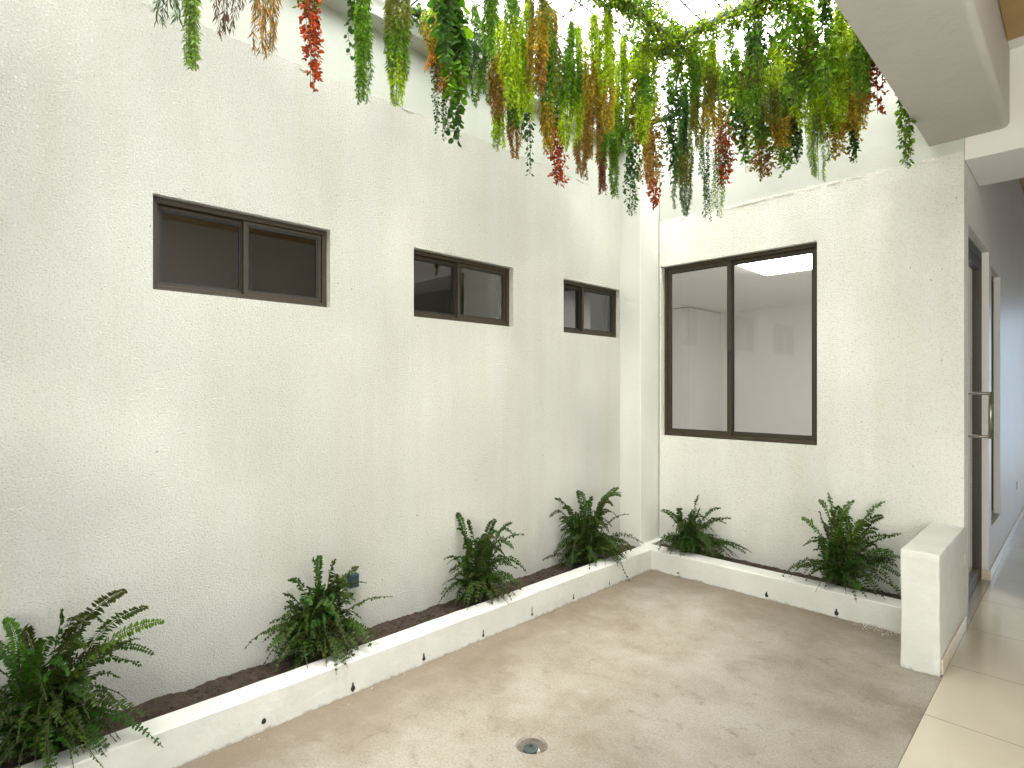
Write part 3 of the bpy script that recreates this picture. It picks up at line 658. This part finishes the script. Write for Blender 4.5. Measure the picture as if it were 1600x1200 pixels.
def garland(i, x, y, zb, kind, width, st, label):
    rng = random.Random(100 + i); st = st.split(); L = ZP - zb
    root = empty('hanging_garland', (x, y, ZP), label, 'garland', 'garlands hanging from the trellis')
    f = MB(); stm = MB()
    W2 = width / 2
    bend = Vector((rng.uniform(-1, 1), rng.uniform(-1, 1), 0)) * .012
    def axis(t): return Vector((x, y, ZP + .0)) + DOWN * (L * t) + bend * math.sin(t * 3 + i) * (1 if kind != 'small' else 1.6)
    def prof(t): return (.35 + .65 * min(1, t / .30)) * (1 - .25 * max(0, (t - .75) / .25)) * (1 + .55 * noise.noise(Vector((t * 5.5, i * 3.7, 0))))
    width *= .85 if st[-1] == 'red' else (.85 if kind == 'ivy' else 1.10); W2 = width / 2
    nsub = {'fine': 22, 'willow': 18, 'sprig': 18, 'round': 4, 'small': 12, 'ivy': 11}[kind]
    if st[-1] == 'red': nsub = 8
    stm.tube([axis(t / 10) for t in range(0, 11)], [.0028 - .0016 * t / 10 for t in range(11)], 5)
    for k in range(nsub):
        a = 2 * math.pi * (k / nsub) + rng.uniform(-.4, .4); rr_ = W2 * math.sqrt(rng.uniform(.04, .8)) if kind != 'round' else W2 * .25 * k
        t0 = 0.0 if k < nsub * .4 else rng.uniform(0, .5); t1 = 1.0 if k == 0 else 1 - .42 * rng.random() ** 1.5
        if kind in ('fine', 'willow') and k % 3 == 2: t1 = rng.uniform(.45, .8)
        ph = rng.uniform(0, 6); 
        def pos(t):
            o = Vector((math.cos(a), math.sin(a), 0)) * rr_ * prof(t)
            o += Vector((math.sin(t * 9 + ph), math.cos(t * 8 + ph), 0)) * W2 * .12
            return axis(t) + o
        step = {'fine': .0062, 'willow': .014, 'sprig': .020, 'round': .030, 'small': .012, 'ivy': .021}[kind] * (.85 if width > .1 else 1)
        t = t0
        pl_ = [pos(t0 + (t1 - t0) * q / 8) for q in range(9)]
        stm.tube(pl_, .0009, 3)
        while t < t1:
            p = pos(t); c = stopcol(st, t, rng); tip = max(0, (t - .82) / .18) if t1 > .9 else 0
            if kind == 'fine':
                for _ in range(4):
                    az = rng.uniform(0, 6.283); out = Vector((math.cos(az), math.sin(az), 0)); d = (out * rng.uniform(.35, 1.0) + DOWN * rng.uniform(.4, 1.1)).normalized()
                    needle(f, p + rv(rng) * .004, d, rv(rng), rng.uniform(.016, .030) * (1 - .3 * tip), rng.uniform(.0034, .006), c)
            elif kind == 'willow':
                for _ in range(3):
                    az = rng.uniform(0, 6.283); out = Vector((math.cos(az), math.sin(az), 0)); d = (out * rng.uniform(.2, .8) + DOWN).normalized()
                    needle(f, p + rv(rng) * .005, d, rv(rng), rng.uniform(.026, .045), rng.uniform(.004, .0065), c)
            elif kind == 'small':
                for _ in range(2):
                    az = rng.uniform(0, 6.283); d = (Vector((math.cos(az), math.sin(az), 0)) + DOWN * rng.uniform(.1, .9)).normalized()
                    leaf(f, p + d * .003, d, rv(rng), rng.uniform(.010, .017), rng.uniform(.007, .011), c)
            elif kind == 'sprig':
                az = rng.uniform(0, 6.283); d = (Vector((math.cos(az), math.sin(az), 0)) + DOWN * rng.uniform(.2, 1.0)).normalized()
                sl = W2 * rng.uniform(.35, .95) * (1 - .35 * tip)
                stm.tube([p, p + d * sl], .0008, 3)
                for q in range(6):
                    dd = (d + rv(rng) * .9).normalized(); leaf(f, p + d * sl * (q + .5) / 6 + rv(rng) * .003, dd, rv(rng), rng.uniform(.013, .024), rng.uniform(.009, .014), stopcol(st, t, rng))
            elif kind == 'ivy':
                for _ in range(2):
                    az = rng.uniform(0, 6.283); d = (Vector((math.cos(az), math.sin(az), 0)) * rng.uniform(.5, 1) + DOWN * rng.uniform(.2, 1.0)).normalized()
                    nn = (Vector((d.x, d.y, 0)) * .8 + rv(rng) * .6 + Vector((0, 0, .5))).normalized(); L_ = rng.uniform(.016, .036) * (1 - .3 * tip)
                    leaf(f, p + d * .006, d, nn, L_, L_ * rng.uniform(.55, .75), c, .12)
            else:
                big = (1 - .62 * t) * min(1.5, width / .10)
                for sgn in (0, 1):
                    az = ph + t * 25 + sgn * math.pi + rng.uniform(-.5, .5); d = (Vector((math.cos(az), math.sin(az), 0)) + DOWN * rng.uniform(.5, 1.4)).normalized()
                    L_ = .052 * big * rng.uniform(.7, 1.1); nn = (Vector((math.cos(az), math.sin(az), .6)) + rv(rng) * .3)
                    b = len(f.v); s = d.cross(nn).normalized(); pp = p + d * .010; K = 9     # rounded heart leaf
                    for q in range(K):
                        an = 2 * math.pi * q / K; rr2 = .5 * L_ * (1.0 + .12 * math.cos(an)); f.v.append(tuple(pp + d * (L_ * .5 + math.cos(an) * rr2) + s * math.sin(an) * rr2 * .86 + nn.normalized() * .06 * L_ * math.cos(2 * an))); f.c.append(c)
                    f.f.append(tuple(range(b, b + K))); stm.tube([p, pp], .0008, 3)
            t += step / L * rng.uniform(.8, 1.25)
    f.build('foliage', M['garland'], root); stm.build('stem', M['stem'], root)
GARLANDS = [
    (-2.2, 0.53, 2.601, 'willow', 0.096, 'greygreen greygreen', 'grey-green garland of fine needles, first of the row along the roughcast wall'),
    (-2.2, 0.6, 2.462, 'fine', 0.049, 'green palegreen', 'slim pale green garland hanging between the grey-green and the maroon ones'),
    (-2.2, 0.71, 2.632, 'willow', 0.107, 'maroon maroon', 'maroon-purple garland of long needles against the roughcast wall'),
    (-2.2, 0.86, 2.624, 'willow', 0.107, 'ochre ochre tan', 'mustard yellow garland hanging between the maroon one and the red-tipped one'),
    (-2.2, 1.04, 2.538, 'sprig', 0.103, 'olive olive red red', 'garland with brown-green top and forked orange-red tip beside the mustard yellow garland'),
    (-2.32, 1.3, 2.806, 'round', 0.075, 'dark dark', 'dark round-leaved garland half hidden behind the narrow green one left of centre'),
    (-2.2, 1.26, 2.58, 'fine', 0.066, 'lime green green', 'narrow bright green garland right of the leftmost red-tipped garland'),
    (-2.2, 1.44, 2.631, 'fine', 0.11, 'olive olive green lime', 'dense olive garland ending in a lime yellow tuft, over the ledge of the left wall'),
    (-2.2, 1.67, 2.752, 'fine', 0.123, 'lime ochre orange', 'yellow and orange garland behind the big heart-shaped leaves'),
    (-2.2, 1.7, 2.549, 'small', 0.105, 'green green dark dark', 'small-leaved dark vine with a crooked tip, hanging above the middle small window'),
    (-2.05, 1.68, 2.484, 'round', 0.154, 'green dark green dark', 'big round-leaved trailing vine tapering to a single stem of coin leaves'),
    (-2.2, 1.89, 2.798, 'fine', 0.143, 'green dark green', 'thick mid-green feathery garland just right of the big round-leaved vine'),
    (-2.2, 2.07, 2.615, 'fine', 0.095, 'lime ochre tan lime', 'garland banded lime, rusty brown and lime again'),
    (-2.2, 2.21, 2.6, 'fine', 0.091, 'green green green tan', 'olive green garland with a frayed brown tip, next to the banded lime and rust one'),
    (-2.2, 2.31, 2.543, 'round', 0.086, 'lime lime dark dark', 'lime garland ending in a dark chain of round leaves'),
    (-1.82, 1.98, 2.723, 'fine', 0.103, 'olive ochre brown', 'short olive and brown garland with its tip against the left wall beam'),
    (-2.2, 2.56, 2.537, 'sprig', 0.121, 'dark dark red red', 'dark green garland with a long forked red tip, left of the corner'),
    (-1.95, 2.35, 2.613, 'fine', 0.096, 'green green lime', 'mid-green feathery garland right of the dark one with the long red tip'),
    (-2.2, 2.8, 2.627, 'fine', 0.095, 'lime lime tan', 'lime garland with thin straw-coloured tip above the smallest window'),
    (-1.82, 2.39, 2.536, 'fine', 0.087, 'lime ochre brown', 'garland starting at the bare mesh, lime on top and brown below'),
    (-2.2, 2.99, 2.594, 'fine', 0.07, 'green green redbrown', 'thin green garland with a reddish brown lower end above the smallest window'),
    (-2.2, 3.12, 2.586, 'fine', 0.072, 'lime green green', 'thin plain green garland between the red-brown-tipped one and the leafy dark one'),
    (-1.82, 2.66, 2.648, 'fine', 0.092, 'lime lime green', 'bright lime garland hanging free under the mesh above the corner column'),
    (-2.2, 3.32, 2.532, 'ivy', 0.149, 'green dark dark', 'leafy dark green garland ending at the top of the corner column'),
    (-1.82, 2.81, 2.735, 'sprig', 0.088, 'lime brown brown', 'lime garland with broad brown lower half above the corner column'),
    (-2.2, 3.53, 2.751, 'fine', 0.091, 'lime ochre tan', 'tan and lime garland hanging just left of the short red tip at the corner'),
    (-1.82, 2.99, 2.42, 'sprig', 0.099, 'lime lime tan tan red', 'garland with a short scarlet tip hanging right in the corner of the courtyard'),
    (-1.82, 3.17, 2.59, 'ivy', 0.15, 'dark dark dark', 'broad dark ivy-leaved garland right of the scarlet tip in the corner'),
    (-1.82, 3.35, 2.45, 'fine', 0.099, 'dark dark olive greygreen', 'dark upright garland thinning to bare olive threads beside the corner'),
    (-1.82, 3.64, 2.472, 'small', 0.078, 'dark dark dark', 'thin dark string of tiny leaves, the lowest hanging of all the garlands'),
    (-1.69, 3.56, 2.454, 'small', 0.075, 'olive brown green palegreen', 'light string of tiny pale leaves hanging above the tall window'),
    (-1.64, 3.56, 2.657, 'sprig', 0.124, 'green ochre red redbrown red', 'garland with the longest red section, hanging left above the tall window'),
    (-1.54, 3.56, 2.858, 'ivy', 0.121, 'dark dark dark', 'dark glossy-leaved garland right behind the garland with the longest red section'),
    (-1.51, 3.56, 2.696, 'ivy', 0.104, 'olive olive green', 'olive garland with spreading green leafy tip above the tall window'),
    (-1.36, 3.42, 2.596, 'sprig', 0.11, 'greygreen green green brown', 'thick grey-green garland turning brown at its blunt tip above the tall window'),
    (-1.28, 3.56, 2.644, 'sprig', 0.105, 'lime ochre ochre green', 'garland with lime top, wide amber middle and green tip above the tall window'),
    (-1.21, 3.56, 2.684, 'ivy', 0.091, 'green dark dark', 'dark green leafy garland between the amber one and the lime one'),
    (-1.05, 3.25, 2.678, 'fine', 0.116, 'lime green lime', 'bushy lime green garland in the thickest part of the curtain'),
    (-1.09, 3.56, 2.54, 'fine', 0.096, 'lime lime palegreen palegreen', 'long lime garland with pale wispy end, right of the tall window'),
    (-1.02, 3.56, 2.638, 'sprig', 0.087, 'lime lime brown ochre', 'lime garland with amber brown end next to the long pale wispy one'),
    (-0.89, 3.42, 2.672, 'sprig', 0.115, 'lime lime ochre ochre', 'wide lime garland with broad amber lower half near the ceiling beam'),
    (-0.91, 3.56, 2.589, 'ivy', 0.071, 'lime green dark', 'garland with a dark blue-green ivy tip under the broad amber one'),
    (-0.73, 3.25, 2.695, 'sprig', 0.094, 'red red red', 'short all-red garland tucked against the ceiling beam edge'),
    (-0.68, 3.56, 2.502, 'ivy', 0.094, 'lime green green', 'green ivy garland hanging alone at the far right beside the ceiling beam'),
    (-1.24, 3.25, 2.826, 'fine', 0.107, 'green lime olive', 'light green garland in front of the thick grey-green and brown one'),
    (-1.05, 3.05, 2.78, 'ivy', 0.13, 'green green green', 'leafy green garland high above the amber-and-green one'),
    (-0.9, 3.05, 2.712, 'ivy', 0.125, 'dark green green', 'leafy garland with darker crown near the mesh edge'),
    (-0.9, 3.25, 2.712, 'fine', 0.079, 'lime lime', 'plain lime garland between the amber-ended garlands at right'),
    (-0.79, 3.25, 2.66, 'fine', 0.083, 'lime lime ochre', 'lime and amber garland just left of the all-red one'),
    (-1.26, 3.05, 2.802, 'fine', 0.103, 'greygreen olive green', 'silvery green garland behind the crossing of the leafy pipes'),
    (-1.38, 3.05, 2.879, 'ivy', 0.112, 'green green lime', 'yellow-green leafy garland where the leafy pipes meet the cluster'),
    (-1.82, 1.44, 2.67, 'round', 0.119, 'green dark dark', 'heart-leaved garland in front of the yellow and orange one'),
    (-1.82, 1.67, 2.762, 'fine', 0.072, 'dark green', 'short dark feathery garland at the frame of the mesh, left of the banded one'),
    (-1.95, 2.03, 2.661, 'fine', 0.095, 'lime lime', 'soft yellow-lime garland between the frayed one and the olive-brown one'),
    (-1.95, 2.22, 2.823, 'fine', 0.079, 'ochre olive olive', 'thin amber-green garland beside the leafy pipe'),
    (-1.59, 3.05, 2.712, 'fine', 0.066, 'green olive', 'short thin olive garland close to the leaf-covered pipe at the corner'),
    (-1.95, 2.42, 2.737, 'fine', 0.104, 'lime green lime', 'soft green garland filling the gap behind the straw-tipped one'),
    (-1.72, 2.38, 2.652, 'fine', 0.085, 'lime lime ochre', 'short lime garland under the bare mesh beside the leafy middle pipe'),
    (-1.72, 2.72, 2.69, 'fine', 0.092, 'lime green lime', 'short lime garland hanging from the middle pipe just before its crossing'),
    (-1.95, 2.18, 2.532, 'fine', 0.085, 'green green ochre', 'dull green garland between the coin-leaf chain and the long red tip'),
    (-1.95, 1.91, 2.683, 'fine', 0.086, 'green lime lime', 'short yellow-green garland squeezed between the banded one and the frayed one'),
    (-1.7, 3.05, 2.857, 'ivy', 0.106, 'green dark', 'short leafy garland under the pipe crossing'),
    (-1.49, 3.05, 2.753, 'fine', 0.094, 'lime olive ochre', 'short olive-gold garland touching the longest red one'),
    (-1.44, 3.25, 2.817, 'ivy', 0.126, 'dark green dark', 'dark leafy garland crowding behind the longest red one'),
    (-1.26, 3.42, 2.743, 'fine', 0.126, 'lime green ochre', 'olive-gold garland between the blunt brown one and the amber one'),
    (-1.01, 3.12, 2.805, 'ivy', 0.131, 'green olive green', 'leafy olive-flecked garland near the mesh edge, above the pale wispy one'),
    (-0.98, 3.42, 2.744, 'fine', 0.118, 'lime lime lime', 'very bright lime garland in front of the amber-ended ones'),
    (-0.77, 3.12, 2.751, 'fine', 0.08, 'lime green', 'short lime garland touching the ceiling beam edge'),
    (-1.19, 2.92, 2.93, 'ivy', 0.13, 'green dark green', 'leafy garland hanging from the cross pipe where the bare pipe shows'),
    (-1.05, 2.92, 2.907, 'ivy', 0.138, 'green green lime', 'leafy garland hanging high from the cross pipe near the ceiling beam'),
]
FERNS = [
    ((-2.49, 0.216, 0.12), [(0.32, 0.567), (0.436, 0.459), (0.399, 0.517), (0.086, 0.496), (-0.112, 0.474), (-0.184, 0.399), (-0.259, 0.247), (0.395, -0.012), (0.313, 0.01), (0.13, -0.044), (-0.0, -0.055), (0.227, 0.247), (-0.065, 0.247), (0.356, 0.172), (-0.281, 0.096), (0.194, 0.399), (-0.0, 0.409), (0.335, -0.249), (-0.151, -0.055)]),
    ((-2.49, 1.203, 0.12), [(0.147, 0.39), (0.19, 0.347), (0.168, 0.288), (0.172, 0.37), (0.155, 0.33), (0.012, 0.478), (-0.109, 0.386), (-0.15, 0.307), (-0.282, 0.192), (-0.153, 0.242), (-0.153, 0.034), (-0.032, 0.007), (0.076, 0.445), (0.185, 0.407), (0.356, 0.286), (0.235, 0.172), (0.264, 0.098), (0.194, -0.069), (0.132, 0.422), (-0.074, 0.187)]),
    ((-2.49, 2.177, 0.12), [(-0.115, 0.518), (-0.052, 0.484), (0.115, 0.499), (0.204, 0.481), (0.275, 0.399), (0.286, 0.269), (-0.197, 0.121), (-0.26, 0.128), (-0.111, -0.05), (0.007, -0.039), (0.096, -0.057), (0.267, 0.091), (0.056, 0.395), (-0.167, 0.277)]),
    ((-2.49, 3.194, 0.12), [(-0.068, 0.535), (-0.23, 0.481), (-0.225, 0.318), (0.045, 0.485), (0.235, 0.53), (0.312, 0.35), (0.411, 0.192), (0.334, 0.115), (0.312, -0.11), (-0.298, 0.115), (-0.293, 0.025), (-0.266, 0.264), (-0.113, 0.025), (0.136, 0.463)]),
    ((-2.064, 3.86, 0.12), [(0.076, 0.459), (0.221, 0.37), (-0.211, 0.351), (0.451, 0.121), (0.334, 0.098), (0.311, -0.011), (-0.173, -0.062), (-0.249, 0.149), (-0.056, -0.25), (0.17, 0.004), (0.282, 0.314), (-0.117, 0.314), (-0.155, 0.079)]),
    ((-1.069, 3.86, 0.12), [(-0.153, 0.566), (-0.047, 0.59), (0.003, 0.574), (-0.219, 0.445), (0.32, 0.551), (0.355, 0.367), (0.398, 0.273), (-0.305, 0.156), (-0.024, 0.527), (0.183, 0.176), (-0.196, 0.352), (0.058, 0.496), (0.234, 0.469), (0.136, 0.43)]),
]
for i, g_ in enumerate(GARLANDS): garland(i, *g_)

# leafy vines wound round the pipes
def pipe_vine(p0, p1, rad_, dens, label, seed, cols=('green', 'green', 'olive', 'lime'), sag=0.02):
    rng = random.Random(seed); p0 = Vector(p0); p1 = Vector(p1); L = (p1 - p0).length; d = (p1 - p0).normalized()
    root = empty('climbing_vine', p0, label, 'vine', 'leafy vines wound along the trellis pipes'); f = MB(); s = MB(); side = d.cross(Vector((0, 0, 1))).normalized()
    for k in range(3):
        ph = k * 2.1; s.tube([p0 + d * (L * q / 60) + side * math.cos(q * .5 + ph) * .026 + Vector((0, 0, 1)) * math.sin(q * .5 + ph) * .026 for q in range(61)], .003, 5)
    nc = int(L * dens)
    for k in range(nc):
        t = rng.random(); lump = .55 + .9 * max(0, noise.noise(p0 + d * t * L * 4.5) + .35)
        a = rng.uniform(0, 6.283); r = rad_ * lump * math.sqrt(rng.random())
        c0 = p0 + d * (t * L) + side * math.cos(a) * r + Vector((0, 0, 1)) * (math.sin(a) * r * .7 - sag * lump)
        ax = rv(rng)
        for q in range(7):
            dd = (ax * .6 + rv(rng) + DOWN * .5).normalized(); cc_ = PAL[rng.choice(cols)]; v = rng.uniform(.6, 1.3)
            leaf(f, c0 + ax * q * .006 + rv(rng) * .008, dd, rv(rng) + Vector((0, 0, .8)), rng.uniform(.014, .028), rng.uniform(.009, .015), tuple(x * v for x in cc_))
    for k in range(int(L * 9)):       # loose hanging ends
        t = rng.random(); c0 = p0 + d * (t * L) + side * rng.uniform(-.05, .05); h = rng.uniform(.05, .16); q = 0
        while q < h:
            dd = (rv(rng) + DOWN).normalized(); cc_ = PAL[rng.choice(cols)]; leaf(f, c0 + DOWN * q + rv(rng) * .01, dd, rv(rng), rng.uniform(.014, .024), rng.uniform(.008, .013), cc_); q += .009
        s.tube([c0, c0 + DOWN * h], .0012, 3)
    f.build('foliage', M['garland'], root); s.build('stem', M['stem'], root)
pipe_vine((-1.645, 1.9, ZP), (-1.645, 3.62, ZP), .115, 620, 'thick leafy vine rope running along the middle pipe to its crossing', 1, ('green', 'dark', 'green', 'olive', 'lime'))
pipe_vine((-2.35, 2.905, ZP), (-1.66, 2.905, ZP), .060, 260, 'thin leafy vine on the cross pipe on the roughcast wall side', 2, ('green', 'dark', 'green', 'lime'))
pipe_vine((-1.62, 2.905, ZP), (-0.80, 2.905, ZP), .085, 420, 'leafy vine on the cross pipe towards the ceiling beam with bare pipe showing', 3, ('green', 'olive', 'green', 'lime'))
pipe_vine((-1.60, 3.66, ZP), (-0.75, 3.66, ZP), .09, 420, 'leafy vine on the far pipe above the amber garlands', 4)
pipe_vine((-2.44, 1.70, ZP), (-2.44, 2.35, ZP), .05, 200, 'dark leafy vine on the pipe against the beam of the roughcast wall', 5, ('dark', 'dark', 'green'))
pipe_vine((-1.20, 2.72, ZP), (-0.86, 3.45, ZP), .10, 210, 'dense leafy vine cluster on the mesh near the ceiling beam', 6, ('green', 'dark', 'green', 'lime', 'lime'))

# ------------------------------------------------------------------ ferns
FWD = Vector((-math.sin(rad(45.3)), math.cos(rad(45.3)), 0)); RGT = Vector((math.cos(rad(45.3)), math.sin(rad(45.3)), 0)); UP = Vector((0, 0, 1))
def frond(mb, st, base, tip, rise, rng, wmax, young=0.0, hook=1.0):
    """arching fern frond: rachis from base to tip bowed by rise, pinnae on both sides"""
    base = Vector(base); tip = Vector(tip); ch = tip - base; L0 = ch.length
    hz = Vector((ch.x, ch.y, 0)); 
    if hz.length < .03: hz = Vector((rng.uniform(-1, 1), rng.uniform(-1, 1), 0)) * .05
    ctrl = base + UP * (max(0.0, ch.z) * .75 + rise) + hz * .30
    hk = hook * rng.uniform(.02, .09) * min(1, L0 / .35); w1, w2_, wp = rng.uniform(-.016, .016), rng.uniform(-.012, .012), rng.uniform(0, 6)
    lat = (hz.normalized() if hz.length > 1e-4 else Vector((1, 0, 0))).cross(UP)
    def P(t):
        q = base * (1 - t) ** 2 + ctrl * 2 * t * (1 - t) + tip * t * t
        lift = math.sin(min(1, t / .85) * math.pi) * hk * .5
        return q + UP * (lift - hk * max(0, (t - .72) / .28) ** 2) + lat * (math.sin(t * 5 + wp) * w1 * 1.6 + math.sin(t * 11 + wp) * w2_ * .5)
    n = max(16, int(L0 * 1.18 / .0098)); pts = [P(k / n) for k in range(n + 1)]
    side0 = hz.normalized().cross(UP)
    if side0.length < .1: side0 = Vector((1, 0, 0))
    tw = rng.uniform(-1.5, 1.5); base_c = (rng.uniform(.065, .10), rng.uniform(.14, .20), rng.uniform(.012, .022)) if young else (rng.uniform(.020, .044), rng.uniform(.050, .10), rng.uniform(.003, .008))
    st.tube(pts[::max(1, n // 12)] + [pts[-1]], .0013, 4)
    for k in range(2, n):
        t = k / n; d = (pts[k + 1] - pts[k - 1]).normalized(); s = side0 * math.cos(tw * t) + d.cross(side0) * math.sin(tw * t)
        s = (s - d * s.dot(d)).normalized(); nn = d.cross(s)
        if nn.z < 0: nn = -nn
        w = wmax * (min(1, t / .16) ** .7) * (1 - max(0, (t - .60) / .40) ** 2.2 * .68)
        if t < .14: continue
        for q in (-1, 1):
            if rng.random() < .03: continue
            dr = (s * q + d * .16 - nn * rng.uniform(-.15, .55) + rv(rng) * .26).normalized()
            Lq = w * rng.uniform(.82, 1.08); v = rng.uniform(.75, 1.25) * (1 + .45 * max(0, t - .6))
            leaf(mb, pts[k], dr, nn + rv(rng) * .45, Lq, .0098, tuple(x * v for x in base_c), .10)
FLAB = ['largest, widely arching fern at the near end of the planter',
        'round bushy fern second from the near end, in front of the blue utility box',
        'upright fern in the left planter between the bushy one and the one by the column',
        'dense dark fern in the left planter beside the corner column, under the smallest window',
        'drooping fern beside the corner column, one frond trailing over the kerb to the floor',
        'spiky fern with tall light fronds beside the short block wall']
NF = (120, 130, 84, 130, 100, 60)
for i, (b, tips) in enumerate(FERNS):
    rng = random.Random(40 + i); b = Vector(b); root = empty('fern', b, FLAB[i], 'fern', 'ferns planted in the kerbed bed')
    f = MB(); st = MB(); size = 0.0; fol = []
    back = 0.10
    for (r, u) in tips:
        # how far the tip can lean towards the wall behind or out over the kerb
        dep = rng.uniform(-.16, .05) if u < .15 else rng.uniform(-.10, .04)
        tp = b + RGT * r + UP * u + FWD * dep
        if i < 4: tp.x = max(tp.x, -2.585)
        else: tp.y = min(tp.y, 4.015)
        over = (i < 4 and u < .06 and tp.x > -2.43) or (i >= 4 and u < .06 and tp.y < 3.87) or u < 0
        if over:
            if u < -0.07:
                if i < 4: tp.x = max(tp.x, -2.215)
                else: tp.y = min(tp.y, 3.645)
            else: tp.z = max(tp.z, .175)
        ln = (tp - b).length; size += ln
        bb = b + Vector((rng.uniform(-.03, .03), rng.uniform(-.03, .03), -.005))
        rise = (.10 if u < .10 else .045) * rng.uniform(.7, 1.3) + (.10 * max(0, -u / .15) if u < 0 else 0)
        if u < .12: rise = max(rise, abs(r) * .35)
        if over: rise = max(rise, .30 if u < -.07 else .14)
        frond(f, st, bb, tp, rise, rng, rng.uniform(.025, .033) * (1.35 if i == 5 and u > .28 else 1), young=(i == 5 and u > .2 and rng.random() < .7) or (i == 0 and rng.random() < .4), hook=.35 if u > .28 else 1.0)
    size /= len(tips)
    for k in range(NF[i]):
        (r1, u1), (r2, u2) = rng.choice(tips), rng.choice(tips); q = rng.choice((1, 1, rng.random())); s_ = rng.uniform(.42, .95)
        tp = b + (RGT * (r1 * q + r2 * (1 - q)) + UP * max(-.02, u1 * q + u2 * (1 - q))) * s_ + FWD * rng.uniform(-.26, .08) * s_ + rv(rng) * .05
        if i < 4: tp.x = min(max(tp.x, -2.58), -2.26)
        else: tp.y = max(min(tp.y, 4.01), 3.69)
        if (tp.x > -2.43 if i < 4 else tp.y < 3.88): tp.z = max(tp.z, .20)
        frond(f, st, b + (Vector((rng.uniform(-.03, .03), rng.uniform(-.06, .06), -.005)) if i < 4 else Vector((rng.uniform(-.06, .06), rng.uniform(-.03, .03), -.005))), tp, rng.uniform(.0, .10), rng, rng.uniform(.018, .026))
    for k in range(NF[i] // 3):      # low skirt of short arching fronds
        az = rng.uniform(0, 6.283); ln = size * rng.uniform(.35, .75); tp = b + Vector((math.cos(az) * ln, math.sin(az) * ln, rng.uniform(.0, .13)))
        if i < 4: tp.x = min(max(tp.x, -2.58), -2.24)
        else: tp.y = max(min(tp.y, 4.01), 3.66)
        if (tp.x > -2.43 if i < 4 else tp.y < 3.88): tp.z = max(tp.z, .185)
        frond(f, st, b + Vector((rng.uniform(-.03, .03), rng.uniform(-.03, .03), -.005)), tp, rng.uniform(.10, .20), rng, rng.uniform(.018, .025))
    f.build('fronds', M['fern'], root); st.build('stalks', M['stem'], root)
    if i in (3, 5):     # one broad pale leaf at the foot
        m = MB(); m2 = b + (RGT * .07 + UP * .0 - FWD * .07 if i == 3 else RGT * .05 - FWD * .06 + UP * .03); 
        leaf(m, m2 + UP * .035, (RGT * .6 + DOWN * .5).normalized(), -FWD + UP * .6, .065, .05, (.10, .34, .03), .05)
        m.build('broad_leaf', M['fern'], root)
